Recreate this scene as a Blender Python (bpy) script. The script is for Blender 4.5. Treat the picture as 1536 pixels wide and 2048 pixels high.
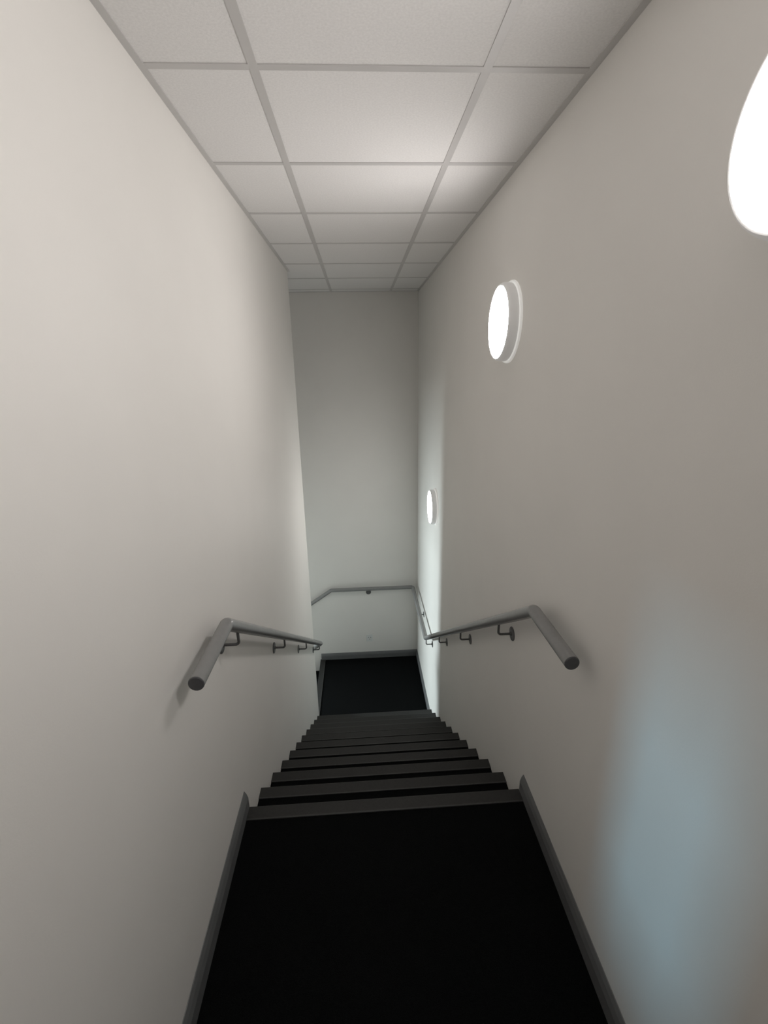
import bpy, bmesh, math
from mathutils import Vector, Matrix

for o in list(bpy.data.objects):
    bpy.data.objects.remove(o, do_unlink=True)
S = bpy.context.scene
C = S.collection

# ------------------------------------------------------------------ measures (metres, z = 0 is the top landing)
CAM_Z = 1.7847
XL, XR = -0.5365, 0.6618            # side walls of the stair
YE, YF = 4.1798, 5.2687             # end of the left wall, far wall
H = CAM_Z + 0.7471                  # ceiling
YN, GO, RI = 1.557, 0.2484, 0.1679  # first nosing, going, riser
NST = 10
ZL = -11 * RI                       # lower landing
XN = -0.603                         # nosing of the lower landing, where the lower flight starts
YB = -1.6                           # back of the top landing
XW = -2.45                          # end wall of the lower flight
RO = 0.065                          # handrail axis to wall
RT = 0.0225                         # handrail tube radius

# ------------------------------------------------------------------ camera
F_PX, PITCH, YAW, ROLL = 930.54, -0.302, 0.0492, -0.0185
cp, sp, cy, sy = math.cos(PITCH), math.sin(PITCH), math.cos(YAW), math.sin(YAW)
fwd = Vector((sy * cp, cy * cp, sp)); rgt = Vector((cy, -sy, 0)); upv = rgt.cross(fwd)
r2 = math.cos(ROLL) * rgt + math.sin(ROLL) * upv
u2 = math.cos(ROLL) * upv - math.sin(ROLL) * rgt
cam_d = bpy.data.cameras.new('camera')
cam = bpy.data.objects.new('camera', cam_d); C.objects.link(cam)
cam_d.sensor_fit = 'HORIZONTAL'; cam_d.sensor_width = 36.0
cam_d.lens = F_PX / 1536 * 36.0
cam_d.clip_start = 0.02
M3 = Matrix((r2, u2, -fwd)).transposed()
cam.matrix_world = Matrix.Translation((0, 0, CAM_Z)) @ M3.to_4x4()
S.camera = cam

# ------------------------------------------------------------------ world, daylight at the two windows, exposure
w = bpy.data.worlds.new('world'); S.world = w; w.use_nodes = True
w.node_tree.nodes['Background'].inputs[0].default_value = (0.55, 0.72, 0.85, 1)
w.node_tree.nodes['Background'].inputs[1].default_value = 0.05
S.view_settings.view_transform = 'Standard'
S.view_settings.look = 'None'
S.view_settings.gamma = 1.0
S.view_settings.use_curve_mapping = False
S.view_settings.exposure = 0.0

LAMP_POWER = 25.5                   # radiance of the lamp diffusers
DAY_LOW, DAY_TOP = 390.0, 60.0       # daylight through the lower and the upper window

def area(name, loc, aim, sx, sy_, power, col):
    d = bpy.data.lights.new(name, 'AREA'); d.shape = 'RECTANGLE'; d.size = sx; d.size_y = sy_
    d.energy = power; d.color = col
    o = bpy.data.objects.new(name, d); C.objects.link(o)
    o.location = loc
    o.rotation_euler = (Vector(aim) - Vector(loc)).to_track_quat('-Z', 'Y').to_euler()
    return o
# lower window: narrow, in the end wall of the lower flight (out of sight), daylight from outside it
WL = dict(y0=4.78, y1=5.22, z0=-1.75, z1=-0.30)
area('daylight_lower_window', (XW - 1.6, 5.58, -0.95), (XR, 4.15, -0.95), 0.95, 0.90, DAY_LOW, (0.84, 0.97, 1.0))
# upper window: in the left wall, beside and behind the camera (out of sight)
WT = dict(y0=-0.41, y1=-0.07, z0=0.56, z1=1.16)
area('daylight_upper_window', (XL - 2.3, -2.0, 1.12), (XR, 0.76, 0.72), 0.25, 0.80, DAY_TOP, (0.33, 0.74, 1.0))

# ------------------------------------------------------------------ materials
def mat(name, col, rough=0.6, metal=0.0, noise=None, bump=None, spec=0.5, var=0.0):
    m = bpy.data.materials.new(name); m.use_nodes = True
    nt = m.node_tree; b = nt.nodes['Principled BSDF']
    b.inputs['Base Color'].default_value = (*col, 1)
    b.inputs['Roughness'].default_value = rough
    b.inputs['Metallic'].default_value = metal
    b.inputs['Specular IOR Level'].default_value = spec
    tc = nt.nodes.new('ShaderNodeTexCoord')
    if noise:
        n = nt.nodes.new('ShaderNodeTexNoise'); n.inputs['Scale'].default_value = noise
        n.inputs['Detail'].default_value = 6
        nt.links.new(tc.outputs['Object'], n.inputs['Vector'])
        cr = nt.nodes.new('ShaderNodeValToRGB')
        cr.color_ramp.elements[0].position = 0.3; cr.color_ramp.elements[1].position = 0.7
        cr.color_ramp.elements[0].color = (*[c * (1 - var) for c in col], 1)
        cr.color_ramp.elements[1].color = (*[min(1, c * (1 + var)) for c in col], 1)
        nt.links.new(n.outputs['Fac'], cr.inputs['Fac'])
        nt.links.new(cr.outputs['Color'], b.inputs['Base Color'])
    if bump:
        n2 = nt.nodes.new('ShaderNodeTexNoise'); n2.inputs['Scale'].default_value = bump[0]
        n2.inputs['Detail'].default_value = 4
        nt.links.new(tc.outputs['Object'], n2.inputs['Vector'])
        bp = nt.nodes.new('ShaderNodeBump'); bp.inputs['Strength'].default_value = bump[1]
        bp.inputs['Distance'].default_value = bump[2]
        nt.links.new(n2.outputs['Fac'], bp.inputs['Height'])
        nt.links.new(bp.outputs['Normal'], b.inputs['Normal'])
    return m

M_WALL = mat('wall_paint', (0.86, 0.838, 0.80), 0.55, noise=3.0, var=0.012, bump=(260, 0.12, 0.001), spec=0.35)
M_TILE = mat('mineral_tile', (0.87, 0.855, 0.84), 0.95, noise=160, var=0.045, bump=(420, 0.35, 0.001), spec=0.1)
M_GRID = mat('grid_enamel', (0.62, 0.605, 0.59), 0.45, noise=20, var=0.01)
M_SLAB = mat('plenum_slab', (0.18, 0.18, 0.18), 0.9, noise=6, var=0.1)
M_CARPET = mat('black_carpet', (0.0066, 0.0072, 0.0074), 1.0, noise=330, var=0.45, bump=(520, 0.9, 0.004), spec=0.05)
M_NOSE = mat('nosing_vinyl', (0.030, 0.030, 0.029), 0.62, noise=120, var=0.12, bump=(300, 0.15, 0.001), spec=0.4)
M_NOSE_EDGE = mat('nosing_edge', (0.052, 0.052, 0.050), 0.5, noise=90, var=0.1, spec=0.4)
M_SKIRT = mat('skirting_vinyl', (0.150, 0.153, 0.155), 0.42, noise=14, var=0.05, spec=0.45)
M_RAIL = mat('grey_rail_paint', (0.26, 0.26, 0.258), 0.27, noise=40, var=0.03, bump=(180, 0.05, 0.001), spec=0.5)
M_BRKT = mat('grey_bracket_paint', (0.12, 0.12, 0.12), 0.4, noise=60, var=0.04)
M_CAP_SHADED = mat('grey_cap_shaded', (0.10, 0.10, 0.105), 0.6, noise=90, var=0.08)  # shade on the rail ends put into the colour, darker than the rail paint
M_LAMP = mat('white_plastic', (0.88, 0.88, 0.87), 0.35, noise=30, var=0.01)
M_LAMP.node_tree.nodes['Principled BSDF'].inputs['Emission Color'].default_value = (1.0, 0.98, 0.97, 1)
M_LAMP.node_tree.nodes['Principled BSDF'].inputs['Emission Strength'].default_value = 0.08  # faint emission added to brighten the housing, for lamp light through the plastic
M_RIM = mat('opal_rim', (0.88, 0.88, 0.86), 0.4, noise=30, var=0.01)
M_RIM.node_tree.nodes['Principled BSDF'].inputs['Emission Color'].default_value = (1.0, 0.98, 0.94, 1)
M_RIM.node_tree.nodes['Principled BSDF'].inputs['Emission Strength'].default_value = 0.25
M_SOCK = mat('socket_plastic', (0.78, 0.79, 0.77), 0.3, noise=30, var=0.01)
M_SLOT = mat('socket_slot', (0.02, 0.02, 0.02), 0.6, noise=30, var=0.05)
M_FRAME = mat('window_frame', (0.55, 0.56, 0.57), 0.4, noise=25, var=0.02)

M_GLOW = bpy.data.materials.new('lamp_diffuser'); M_GLOW.use_nodes = True
_b = M_GLOW.node_tree.nodes['Principled BSDF']
_b.inputs['Base Color'].default_value = (0.85, 0.85, 0.85, 1)
_b.inputs['Emission Color'].default_value = (1.0, 0.962, 0.945, 1)
_b.inputs['Emission Strength'].default_value = LAMP_POWER

M_GLASS = bpy.data.materials.new('window_glass'); M_GLASS.use_nodes = True
nt = M_GLASS.node_tree; nt.nodes.clear()
_o = nt.nodes.new('ShaderNodeOutputMaterial'); _m = nt.nodes.new('ShaderNodeMixShader')
_t = nt.nodes.new('ShaderNodeBsdfTransparent'); _g = nt.nodes.new('ShaderNodeBsdfGlossy')
_g.inputs['Roughness'].default_value = 0.02; _m.inputs[0].default_value = 0.06
nt.links.new(_t.outputs[0], _m.inputs[1]); nt.links.new(_g.outputs[0], _m.inputs[2]); nt.links.new(_m.outputs[0], _o.inputs[0])

# ------------------------------------------------------------------ helpers
def link(name, me, m, parent=None, smooth=False):
    if m is not None and not me.materials: me.materials.append(m)
    if smooth:
        for p in me.polygons: p.use_smooth = True
    o = bpy.data.objects.new(name, me); C.objects.link(o)
    if parent: o.parent = parent
    return o

def box(bm, x0, x1, y0, y1, z0, z1):
    vs = [bm.verts.new(p) for p in ((x0,y0,z0),(x1,y0,z0),(x1,y1,z0),(x0,y1,z0),(x0,y0,z1),(x1,y0,z1),(x1,y1,z1),(x0,y1,z1))]
    for f in ((0,3,2,1),(4,5,6,7),(0,1,5,4),(1,2,6,5),(2,3,7,6),(3,0,4,7)):
        bm.faces.new([vs[i] for i in f])

def to_mesh(bm, name, bevel=0.0, seg=2):
    if bevel:
        bmesh.ops.bevel(bm, geom=bm.edges[:], offset=bevel, segments=seg, affect='EDGES', profile=0.5)
    bmesh.ops.recalc_face_normals(bm, faces=bm.faces[:])
    me = bpy.data.meshes.new(name); bm.to_mesh(me); bm.free()
    return me

def boxes(name, m, items, parent=None, bevel=0.0):
    bm = bmesh.new()
    for it in items: box(bm, *it)
    return link(name, to_mesh(bm, name, bevel), m, parent)

def prism(bm, prof, p0, p1, ax_u, ax_v):
    """extrude a closed 2-d profile (u, v) from p0 to p1"""
    p0, p1, ax_u, ax_v = map(Vector, (p0, p1, ax_u, ax_v))
    a = [bm.verts.new(p0 + ax_u * u + ax_v * v) for u, v in prof]
    b = [bm.verts.new(p1 + ax_u * u + ax_v * v) for u, v in prof]
    n = len(prof)
    for i in range(n):
        bm.faces.new((a[i], a[(i+1) % n], b[(i+1) % n], b[i]))
    bm.faces.new(a); bm.faces.new(b[::-1])

def fillet(pts, rad, n=8):
    pts = [Vector(p) for p in pts]; out = [pts[0]]
    for i in range(1, len(pts) - 1):
        a, b, c = pts[i-1], pts[i], pts[i+1]
        d1 = (a - b).normalized(); d2 = (c - b).normalized()
        ang = d1.angle(d2)
        if ang > math.pi - 0.02: out.append(b); continue
        t = rad / math.tan(ang / 2)
        cen = b + (d1 + d2).normalized() * (rad / math.sin(ang / 2))
        s, e = b + d1 * t - cen, b + d2 * t - cen
        tot = s.angle(e)
        for k in range(n + 1):
            q = k / n
            out.append(cen + (s * math.sin((1 - q) * tot) + e * math.sin(q * tot)) / math.sin(tot))
    out.append(pts[-1])
    return out

def tube(bm, path, rad, n=20, caps=True):
    path = [Vector(p) for p in path]
    t0 = (path[1] - path[0]).normalized()
    ref = Vector((0, 0, 1)) if abs(t0.z) < 0.9 else Vector((1, 0, 0))
    nrm = (ref - t0 * ref.dot(t0)).normalized()
    rings = []
    for i, p in enumerate(path):
        a = (path[i] - path[i-1]).normalized() if i else t0
        b = (path[i+1] - path[i]).normalized() if i < len(path) - 1 else a
        t = (a + b).normalized()
        nrm = (nrm - t * nrm.dot(t)).normalized(); bi = t.cross(nrm)
        rings.append([bm.verts.new(p + nrm * math.cos(2*math.pi*k/n) * rad + bi * math.sin(2*math.pi*k/n) * rad) for k in range(n)])
    for r, s in zip(rings, rings[1:]):
        for k in range(n):
            bm.faces.new((r[k], r[(k+1) % n], s[(k+1) % n], s[k]))
    if caps:
        bm.faces.new(rings[0][::-1]); bm.faces.new(rings[-1])

def lathe(bm, prof, origin, axis, n=64):
    """revolve (radius, height) about an axis; closes ends where radius is 0"""
    origin, axis = Vector(origin), Vector(axis).normalized()
    e1 = Vector((0, 0, 1)) if abs(axis.z) < 0.9 else Vector((1, 0, 0))
    e1 = (e1 - axis * e1.dot(axis)).normalized(); e2 = axis.cross(e1)
    rings = []
    for r, h in prof:
        if r < 1e-6: rings.append([bm.verts.new(origin + axis * h)])
        else: rings.append([bm.verts.new(origin + axis * h + (e1 * math.cos(2*math.pi*k/n) + e2 * math.sin(2*math.pi*k/n)) * r) for k in range(n)])
    for r, s in zip(rings, rings[1:]):
        for k in range(n):
            k2 = (k + 1) % n
            if len(r) == 1 and len(s) > 1: bm.faces.new((r[0], s[k2], s[k]))
            elif len(s) == 1 and len(r) > 1: bm.faces.new((r[k], r[k2], s[0]))
            elif len(r) > 1: bm.faces.new((r[k], r[k2], s[k2], s[k]))

def smooth_angle(o, deg=35):
    me = o.data
    for p in me.polygons: p.use_smooth = True
    me.set_sharp_from_angle(angle=math.radians(deg))

def thing(name, label, cat, loc=(0, 0, 0), group=None):
    o = bpy.data.objects.new(name, None); C.objects.link(o)
    o.empty_display_size = 0.1
    o.location = loc; o['label'] = label; o['category'] = cat
    if group: o['group'] = group
    return o

def struct(o, label, cat):
    o['kind'] = 'structure'; o['label'] = label; o['category'] = cat
    return o

# ------------------------------------------------------------------ walls
T = 0.15
ZB = ZL - 8 * RI - 0.25             # underside of everything
ZT = H + 0.28
struct(boxes('wall_right', M_WALL, [(XR, XR + T, YB - T, YF + T, ZB, ZT)]), 'off-white painted wall on the right carrying the three round lamps', 'wall')
struct(boxes('wall_far', M_WALL, [(XW - T, XR, YF, YF + T, ZB, ZT)]), 'off-white painted end wall behind the lower landing', 'wall')
struct(boxes('wall_back', M_WALL, [(XL - T, XR, YB - T, YB, ZB, ZT)]), 'off-white painted wall at the back of the top landing', 'wall')
# left wall with the upper window opening
a, b, c, d = WT['y0'], WT['y1'], WT['z0'], WT['z1']
struct(boxes('wall_left', M_WALL, [
    (XL - T, XL, YB, a, ZB, ZT), (XL - T, XL, b, YE, ZB, ZT),
    (XL - T, XL, a, b, ZB, c), (XL - T, XL, a, b, d, ZT)]), 'bright off-white painted wall along the left of the stair', 'wall')
struct(boxes('wall_return', M_WALL, [(XW - T, XL - T, YE - T, YE, ZB, ZT)]), 'off-white wall turning left along the lower flight', 'wall')
a, b, c, d = WL['y0'], WL['y1'], WL['z0'], WL['z1']
struct(boxes('wall_lower_end', M_WALL, [
    (XW - T, XW, YE, a, ZB, ZT), (XW - T, XW, b, YF, ZB, ZT),
    (XW - T, XW, a, b, ZB, c), (XW - T, XW, a, b, d, ZT)]), 'off-white wall closing the lower flight', 'wall')

def window(name, loc, rz, half, hz, label):
    t = bpy.data.objects.new(name, None); C.objects.link(t); t.location = loc; t.rotation_euler = (0, 0, rz)
    struct(t, label, 'window')
    e = 0.018
    boxes('window_frame', M_FRAME, [(-.015, .015, -half, -half + e, 0, hz), (-.015, .015, half - e, half, 0, hz),
                                    (-.015, .015, -half + e, half - e, 0, e), (-.015, .015, -half + e, half - e, hz - e, hz)], t)
    boxes('window_pane', M_GLASS, [(-.002, .002, -half + e, half - e, e, hz - e)], t)
window('window_1', (XL - 0.075, (WT['y0'] + WT['y1']) / 2, WT['z0']), 0, (WT['y1'] - WT['y0']) / 2, WT['z1'] - WT['z0'], 'small window in the left wall of the top landing')
window('window_2', (XW - 0.075, (WL['y0'] + WL['y1']) / 2, WL['z0']), 0, (WL['y1'] - WL['y0']) / 2, WL['z1'] - WL['z0'], 'narrow tall window at the bottom of the lower flight')

# ------------------------------------------------------------------ floors
struct(boxes('floor', M_CARPET, [(XL, XR, YB, YN - 0.052, -0.16, 0)]), 'black carpet of the top landing in the foreground', 'floor')
struct(boxes('floor_lower_landing', M_CARPET, [(XN + 0.058, XR, YN + 10 * GO - 0.02, YF, ZL - 0.16, ZL)]), 'black carpet of the lower landing at the foot of the flight', 'floor')

# ------------------------------------------------------------------ skirting boards
SK_H, SK_T = 0.088, 0.015
PROF = [(0, 0), (SK_T, 0), (SK_T, SK_H - 0.034), (SK_T * 0.62, SK_H - 0.014), (SK_T * 0.18, SK_H - 0.001), (0, SK_H)]
def skirting(name, p0, p1, inward, label):
    bm = bmesh.new(); prism(bm, PROF, p0, p1, inward, (0, 0, 1))
    return struct(link(name, to_mesh(bm, name), M_SKIRT), label, 'skirting board')
skirting('baseboard_left', (XL, YB, 0), (XL, YN - 0.004, 0), (1, 0, 0), 'grey skirting board along the left wall of the top landing')
skirting('baseboard_right', (XR, YB, 0), (XR, YN - 0.004, 0), (-1, 0, 0), 'grey skirting board along the right wall of the top landing')
skirting('baseboard_lower_right', (XR, YN + 10 * GO + 0.002, ZL), (XR, YF - SK_T, ZL), (-1, 0, 0), 'grey skirting board along the right wall of the lower landing')
skirting('baseboard_far', (XN + 0.012, YF, ZL), (XR, YF, ZL), (0, -1, 0), 'grey skirting board under the socket on the far wall')

# ------------------------------------------------------------------ suspended ceiling
TL, TR = -0.243, 0.369              # runners
CY0 = 1.509
struct_ceiling = boxes('ceiling', M_SLAB, [(XW, XR, YB, YF, H + 0.12, H + 0.27)])
struct(struct_ceiling, 'suspended ceiling of pale mineral tiles in a metal grid', 'ceiling')
GW, GT, LIFT = 0.012, 0.0022, 0.0022
xs_main = [XL, TL, TR, XR]
ys = [CY0 + 0.6 * k for k in range(-5, 7)]
ye = [YB] + ys + [YF]
tile_cache = {}
def tile(x0, x1, y0, y1):
    sx, sy_ = round(x1 - x0, 4), round(y1 - y0, 4)
    if (sx, sy_) not in tile_cache:
        bm = bmesh.new(); box(bm, -sx/2, sx/2, -sy_/2, sy_/2, 0, 0.015)
        me = to_mesh(bm, 'ceiling_tile', 0.0012, 1); me.materials.append(M_TILE)
        tile_cache[(sx, sy_)] = me
    o = bpy.data.objects.new('ceiling_tile', tile_cache[(sx, sy_)]); C.objects.link(o)
    o.parent = struct_ceiling; o.location = ((x0 + x1) / 2, (y0 + y1) / 2, H + LIFT)
XE = TL - 0.6                       # past the end of the left wall the grid goes on over the lower flight
g = 0.004
def put(x0, x1, y0, y1, a=g, b=g, c=g, d=g):
    if y1 - y0 > 0.03 and x1 - x0 > 0.03: tile(x0 + a, x1 - b, y0 + c, y1 - d)
for j in range(len(ye) - 1):
    put(TL, TR, ye[j], ye[j+1]); put(TR, XR, ye[j], ye[j+1])
    if ye[j+1] < YE: put(XL, TL, ye[j], ye[j+1])
    elif ye[j] < YE: put(XL, TL, ye[j], YE, d=0)
xl_ext = [XW] + [TL - 0.6 * k for k in (3, 2, 1)] + [TL]
for x0, x1 in zip(xl_ext, xl_ext[1:]):
    put(x0, x1, YE, ys[-2], c=0); put(x0, x1, ys[-2], ys[-1]); put(x0, x1, ys[-1], YF)
def tee(name, x0, x1, y0, y1):
    # inverted T: flange below, web above, one piece
    along_x = (x1 - x0) > (y1 - y0)
    it = [(x0, x1, y0, y1, H, H + GT)]
    if along_x: m_ = (y0 + y1) / 2; it.append((x0, x1, m_ - .0015, m_ + .0015, H + GT, H + 0.035))
    else: m_ = (x0 + x1) / 2; it.append((m_ - .0015, m_ + .0015, y0, y1, H + GT, H + 0.035))
    return boxes(name, M_GRID, it, struct_ceiling)
for x in (TL, TR): tee('main_runner', x - GW, x + GW, YB, YF)
for k in (1, 2, 3): tee('main_runner', TL - .6*k - GW, TL - .6*k + GW, YE, YF)
for y in ys:
    for x0, x1 in ((XL if y < YE else XE + GW, TL - GW), (TL + GW, TR - GW), (TR + GW, XR)):
        tee('cross_tee', x0, x1, y - GW, y + GW)
for y in ys[-2:]:
    e = [XW] + [TL - .6*k for k in (3, 2, 1)]
    for x0, x1 in zip(e, e[1:]):
        tee('cross_tee', x0 + GW, x1 - GW, y - GW, y + GW)
AW = 0.020
def angle_trim(x0, x1, y0, y1): boxes('wall_angle', M_GRID, [(x0, x1, y0, y1, H - .0008, H + GT)], struct_ceiling)
angle_trim(XL, XL + AW, YB, YE); angle_trim(XR - AW, XR, YB, YF)
angle_trim(XW, XR - AW, YF - AW, YF); angle_trim(XW, XL, YE, YE + AW)

# ------------------------------------------------------------------ stairs
NW, NT, NLIP = 0.060, 0.004, 0.042
NPROF = [(-NW, 0.0), (-NW, 0.002), (-NW + .003, NT), (-0.004, NT), (-0.001, NT - .0015), (0, NT - .005), (0, -NLIP), (-0.006, -NLIP), (-0.006, 0.0)]
def nosing_mesh(length, side):
    bm = bmesh.new(); prism(bm, NPROF, (0, 0, 0), (length, 0, 0), (0, 1, 0), (0, 0, 1))
    me = to_mesh(bm, 'nosing'); me.materials.append(M_NOSE)
    return me
def edge_mesh(length):
    bm = bmesh.new(); box(bm, 0, length, -NW - .004, -NW + .0035, -0.001, NT + .0004)
    me = to_mesh(bm, 'nosing_trim', 0.0006, 1); me.materials.append(M_NOSE_EDGE)
    return me
SKEW = 0.0075                       # the nosings of the upper flight stand a few millimetres out of square
def build_flight(root, n, width, top_nosing_len, top_shift, skew=0.0):
    """local frame: x across, y down the stair, z up; first nosing at y = 0, z = 0"""
    nm, em = nosing_mesh(width, 0), edge_mesh(width)
    tn, te = nosing_mesh(top_nosing_len, 0), edge_mesh(top_nosing_len)
    bm = bmesh.new(); box(bm, 0, width, -GO - 0.004, -0.005, -RI + 0.0005, 0)
    sm = to_mesh(bm, 'step', 0.004, 2); sm.materials.append(M_CARPET)
    bm = bmesh.new(); box(bm, 0, width, -0.060, -0.005, -RI + 0.0005, 0)
    fm = to_mesh(bm, 'step', 0.002, 1); fm.materials.append(M_CARPET)
    for me, off in ((nm, 0), (em, 0), (sm, 0), (fm, 0), (tn, top_shift), (te, top_shift)):
        for v in me.vertices: v.co.y += ((v.co.x + off) / width - 0.5) * skew
    for k in range(n + 1):
        st = bpy.data.objects.new('step', sm if k else fm); C.objects.link(st)
        st.parent = root; st.location = (0, k * GO, -k * RI)
        no = bpy.data.objects.new('nosing', nm if k else tn); C.objects.link(no)
        no.parent = st; no.location = (0 if k else top_shift, 0, 0)
        ed = bpy.data.objects.new('nosing_trim', em if k else te); C.objects.link(ed)
        ed.parent = st; ed.location = (0 if k else top_shift, 0, 0)
up = thing('staircase', 'straight flight of black carpeted steps with dark grey nosings between the walls', 'staircase', (XL, YN, 0))
build_flight(up, NST, XR - XL, XR - XL - 2 * SK_T, SK_T, SKEW)
lo = thing('staircase', 'lower flight of black steps turning left out of sight off the lower landing', 'staircase', (XN, YE, ZL))
lo.rotation_euler = (0, 0, math.pi / 2)
build_flight(lo, 6, YF - YE, YF - YE, 0.0)
struct(boxes('floor_bottom', M_CARPET, [(XW, XN - 6 * GO, YE, YF, ZL - 7 * RI - .1, ZL - 7 * RI)]), 'black carpet at the bottom of the lower flight', 'floor')

# ------------------------------------------------------------------ handrails
DROP = 0.075
def bracket(parent, rail_pt, wall_dir, wall_gap):
    """rod down from the rail, elbow, out to a round plate on the wall"""
    p = Vector(rail_pt); wd = Vector(wall_dir)
    path = [p - Vector((0, 0, RT * 0.8)), p - Vector((0, 0, DROP)), p - Vector((0, 0, DROP)) + wd * (wall_gap - 0.004)]
    bm = bmesh.new(); tube(bm, fillet(path, 0.013, 6), 0.0055, 12)
    bk = link('bracket', to_mesh(bm, 'bracket'), M_BRKT, parent); smooth_angle(bk)
    bm = bmesh.new(); lathe(bm, [(0, 0), (0.032, 0), (0.032, 0.0035), (0.029, 0.0055), (0.010, 0.006), (0.009, 0.011), (0, 0.011)],
                            p - Vector((0, 0, DROP)) + wd * wall_gap, -wd, 32)
    pl = link('wall_plate', to_mesh(bm, 'wall_plate'), M_BRKT, bk); smooth_angle(pl)
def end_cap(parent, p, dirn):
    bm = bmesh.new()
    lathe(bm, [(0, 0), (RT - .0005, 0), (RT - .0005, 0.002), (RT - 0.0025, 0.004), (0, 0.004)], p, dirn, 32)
    o = link('end_cap', to_mesh(bm, 'end_cap'), M_CAP_SHADED, parent); smooth_angle(o)
SL = RI / GO

# right rail: level, down the flight, level along the lower landing, round the far wall and down the lower flight
RX = XR - RO
ZR0, YR0, ZR1 = 0.950, 1.440, -0.825
YR1 = YR0 + (ZR0 - ZR1) / SL
FY = YF - RO
hr = thing('handrail', 'grey tubular handrail on the right wall running on round the far wall', 'handrail')
path = [(RX, 1.135, ZR0), (RX, YR0, ZR0), (RX, YR1, ZR1), (RX, FY, ZR1), (-0.413, FY, ZR1), (-1.75, FY, ZR1 - SL * (1.75 - 0.413))]
bm = bmesh.new(); tube(bm, fillet(path, 0.030, 8), RT, 28)
o = link('rail', to_mesh(bm, 'rail'), M_RAIL, hr); smooth_angle(o)
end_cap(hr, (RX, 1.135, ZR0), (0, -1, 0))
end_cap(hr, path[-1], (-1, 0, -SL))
def zr_right(y): return ZR0 if y < YR0 else max(ZR1, ZR0 - SL * (y - YR0))
for y in (1.816, 2.555, 3.306, 4.03, 4.66): bracket(hr, (RX, y, zr_right(y)), (1, 0, 0), RO)
bracket(hr, (0.046, FY, ZR1), (0, 1, 0), RO)
bracket(hr, (-1.10, FY, ZR1 - SL * (1.10 - 0.413)), (0, 1, 0), RO)

# left rail: level, down the flight, round the end of the wall and down the lower flight
LX = XL + RO
ZQ0, YQ0, YQ1 = 0.962, 1.420, YE + RO - 0.02
ZQ1 = ZQ0 - SL * (YQ1 - YQ0)
hl = thing('handrail', 'grey tubular handrail on the left wall turning the corner at its foot', 'handrail')
path = [(LX, 1.110, ZQ0), (LX, YQ0, ZQ0), (LX, YQ1, ZQ1), (-1.75, YQ1 + .02, ZQ1 - SL * (1.75 + LX))]
bm = bmesh.new(); tube(bm, fillet(path, 0.030, 8), RT, 28)
o = link('rail', to_mesh(bm, 'rail'), M_RAIL, hl); smooth_angle(o)
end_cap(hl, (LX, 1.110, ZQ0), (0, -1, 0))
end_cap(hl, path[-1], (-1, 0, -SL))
for y in (1.529, 2.369, 3.202, 4.07): bracket(hl, (LX, y, ZQ0 - SL * (y - YQ0)), (-1, 0, 0), RO)
bracket(hl, (-1.10, YQ1 + .01, ZQ1 - SL * (1.10 + LX)), (0, -1, 0), YQ1 + .01 - YE)

# ------------------------------------------------------------------ round wall lamps
def wall_lamp(y, z, label):
    t = thing('wall_lamp', label, 'lamp', (XR, y, z), 'round bulkhead lamps down the right wall')
    ax = (-1, 0, 0)
    bm = bmesh.new()
    lathe(bm, [(0, 0.0005), (0.166, 0.0005), (0.166, 0.007), (0.164, 0.009), (0.150, 0.009), (0, 0.009)], (0, 0, 0), ax)
    o = link('base_ring', to_mesh(bm, 'base_ring'), M_RIM, t); smooth_angle(o); o['label'] = 'opal rim glowing faintly against the wall'
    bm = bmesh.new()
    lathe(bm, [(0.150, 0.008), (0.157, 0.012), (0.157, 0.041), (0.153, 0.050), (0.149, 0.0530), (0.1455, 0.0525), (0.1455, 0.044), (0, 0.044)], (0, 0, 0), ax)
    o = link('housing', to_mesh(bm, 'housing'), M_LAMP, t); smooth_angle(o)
    bm = bmesh.new()
    R_, sag, h0 = 0.145, 0.006, 0.0530
    prof = [(0, h0 + sag)]
    for k in range(1, 11):
        r = R_ * k / 10; prof.append((r, h0 + sag * (1 - (k / 10) ** 2.8)))
    prof += [(R_, 0.046), (0, 0.046)]
    lathe(bm, prof, (0, 0, 0), ax)
    o = link('diffuser', to_mesh(bm, 'diffuser'), M_GLOW, t); smooth_angle(o, 60)
    o['label'] = 'glowing white diffuser'
wall_lamp(0.704, 2.103, 'nearest and largest round lit wall lamp, cut off by the right edge of the photo')
wall_lamp(2.123, 1.957, 'middle round lit wall lamp, high on the right wall below the ceiling')
wall_lamp(3.991, 0.573, 'farthest and smallest round lit wall lamp, above the foot of the right handrail')

# ------------------------------------------------------------------ socket on the far wall
sk = thing('wall_socket', 'small white power socket on the far wall above the skirting', 'socket', (0.043, YF, -1.552))
bm = bmesh.new(); box(bm, -.040, .040, -.010, -.0005, -.050, .050)
boxes_me = to_mesh(bm, 'face_plate', 0.003, 2)
fp = link('face_plate', boxes_me, M_SOCK, sk)
def slot(x, z, rot):
    bm = bmesh.new(); box(bm, -.0022, .0022, -.0108, -.0095, -.008, .008)
    bmesh.ops.rotate(bm, verts=bm.verts[:], cent=(0, 0, 0), matrix=Matrix.Rotation(rot, 3, 'Y'))
    bmesh.ops.translate(bm, verts=bm.verts[:], vec=(x, 0, z))
    link('socket_slot', to_mesh(bm, 'socket_slot'), M_SLOT, fp)
slot(-.013, .006, math.radians(30)); slot(.013, .006, math.radians(-30)); slot(0, -.017, 0)
bm = bmesh.new(); box(bm, .006, .022, -.0135, -.0095, .026, .040)
link('rocker_switch', to_mesh(bm, 'rocker_switch', 0.001, 1), M_SOCK, fp)
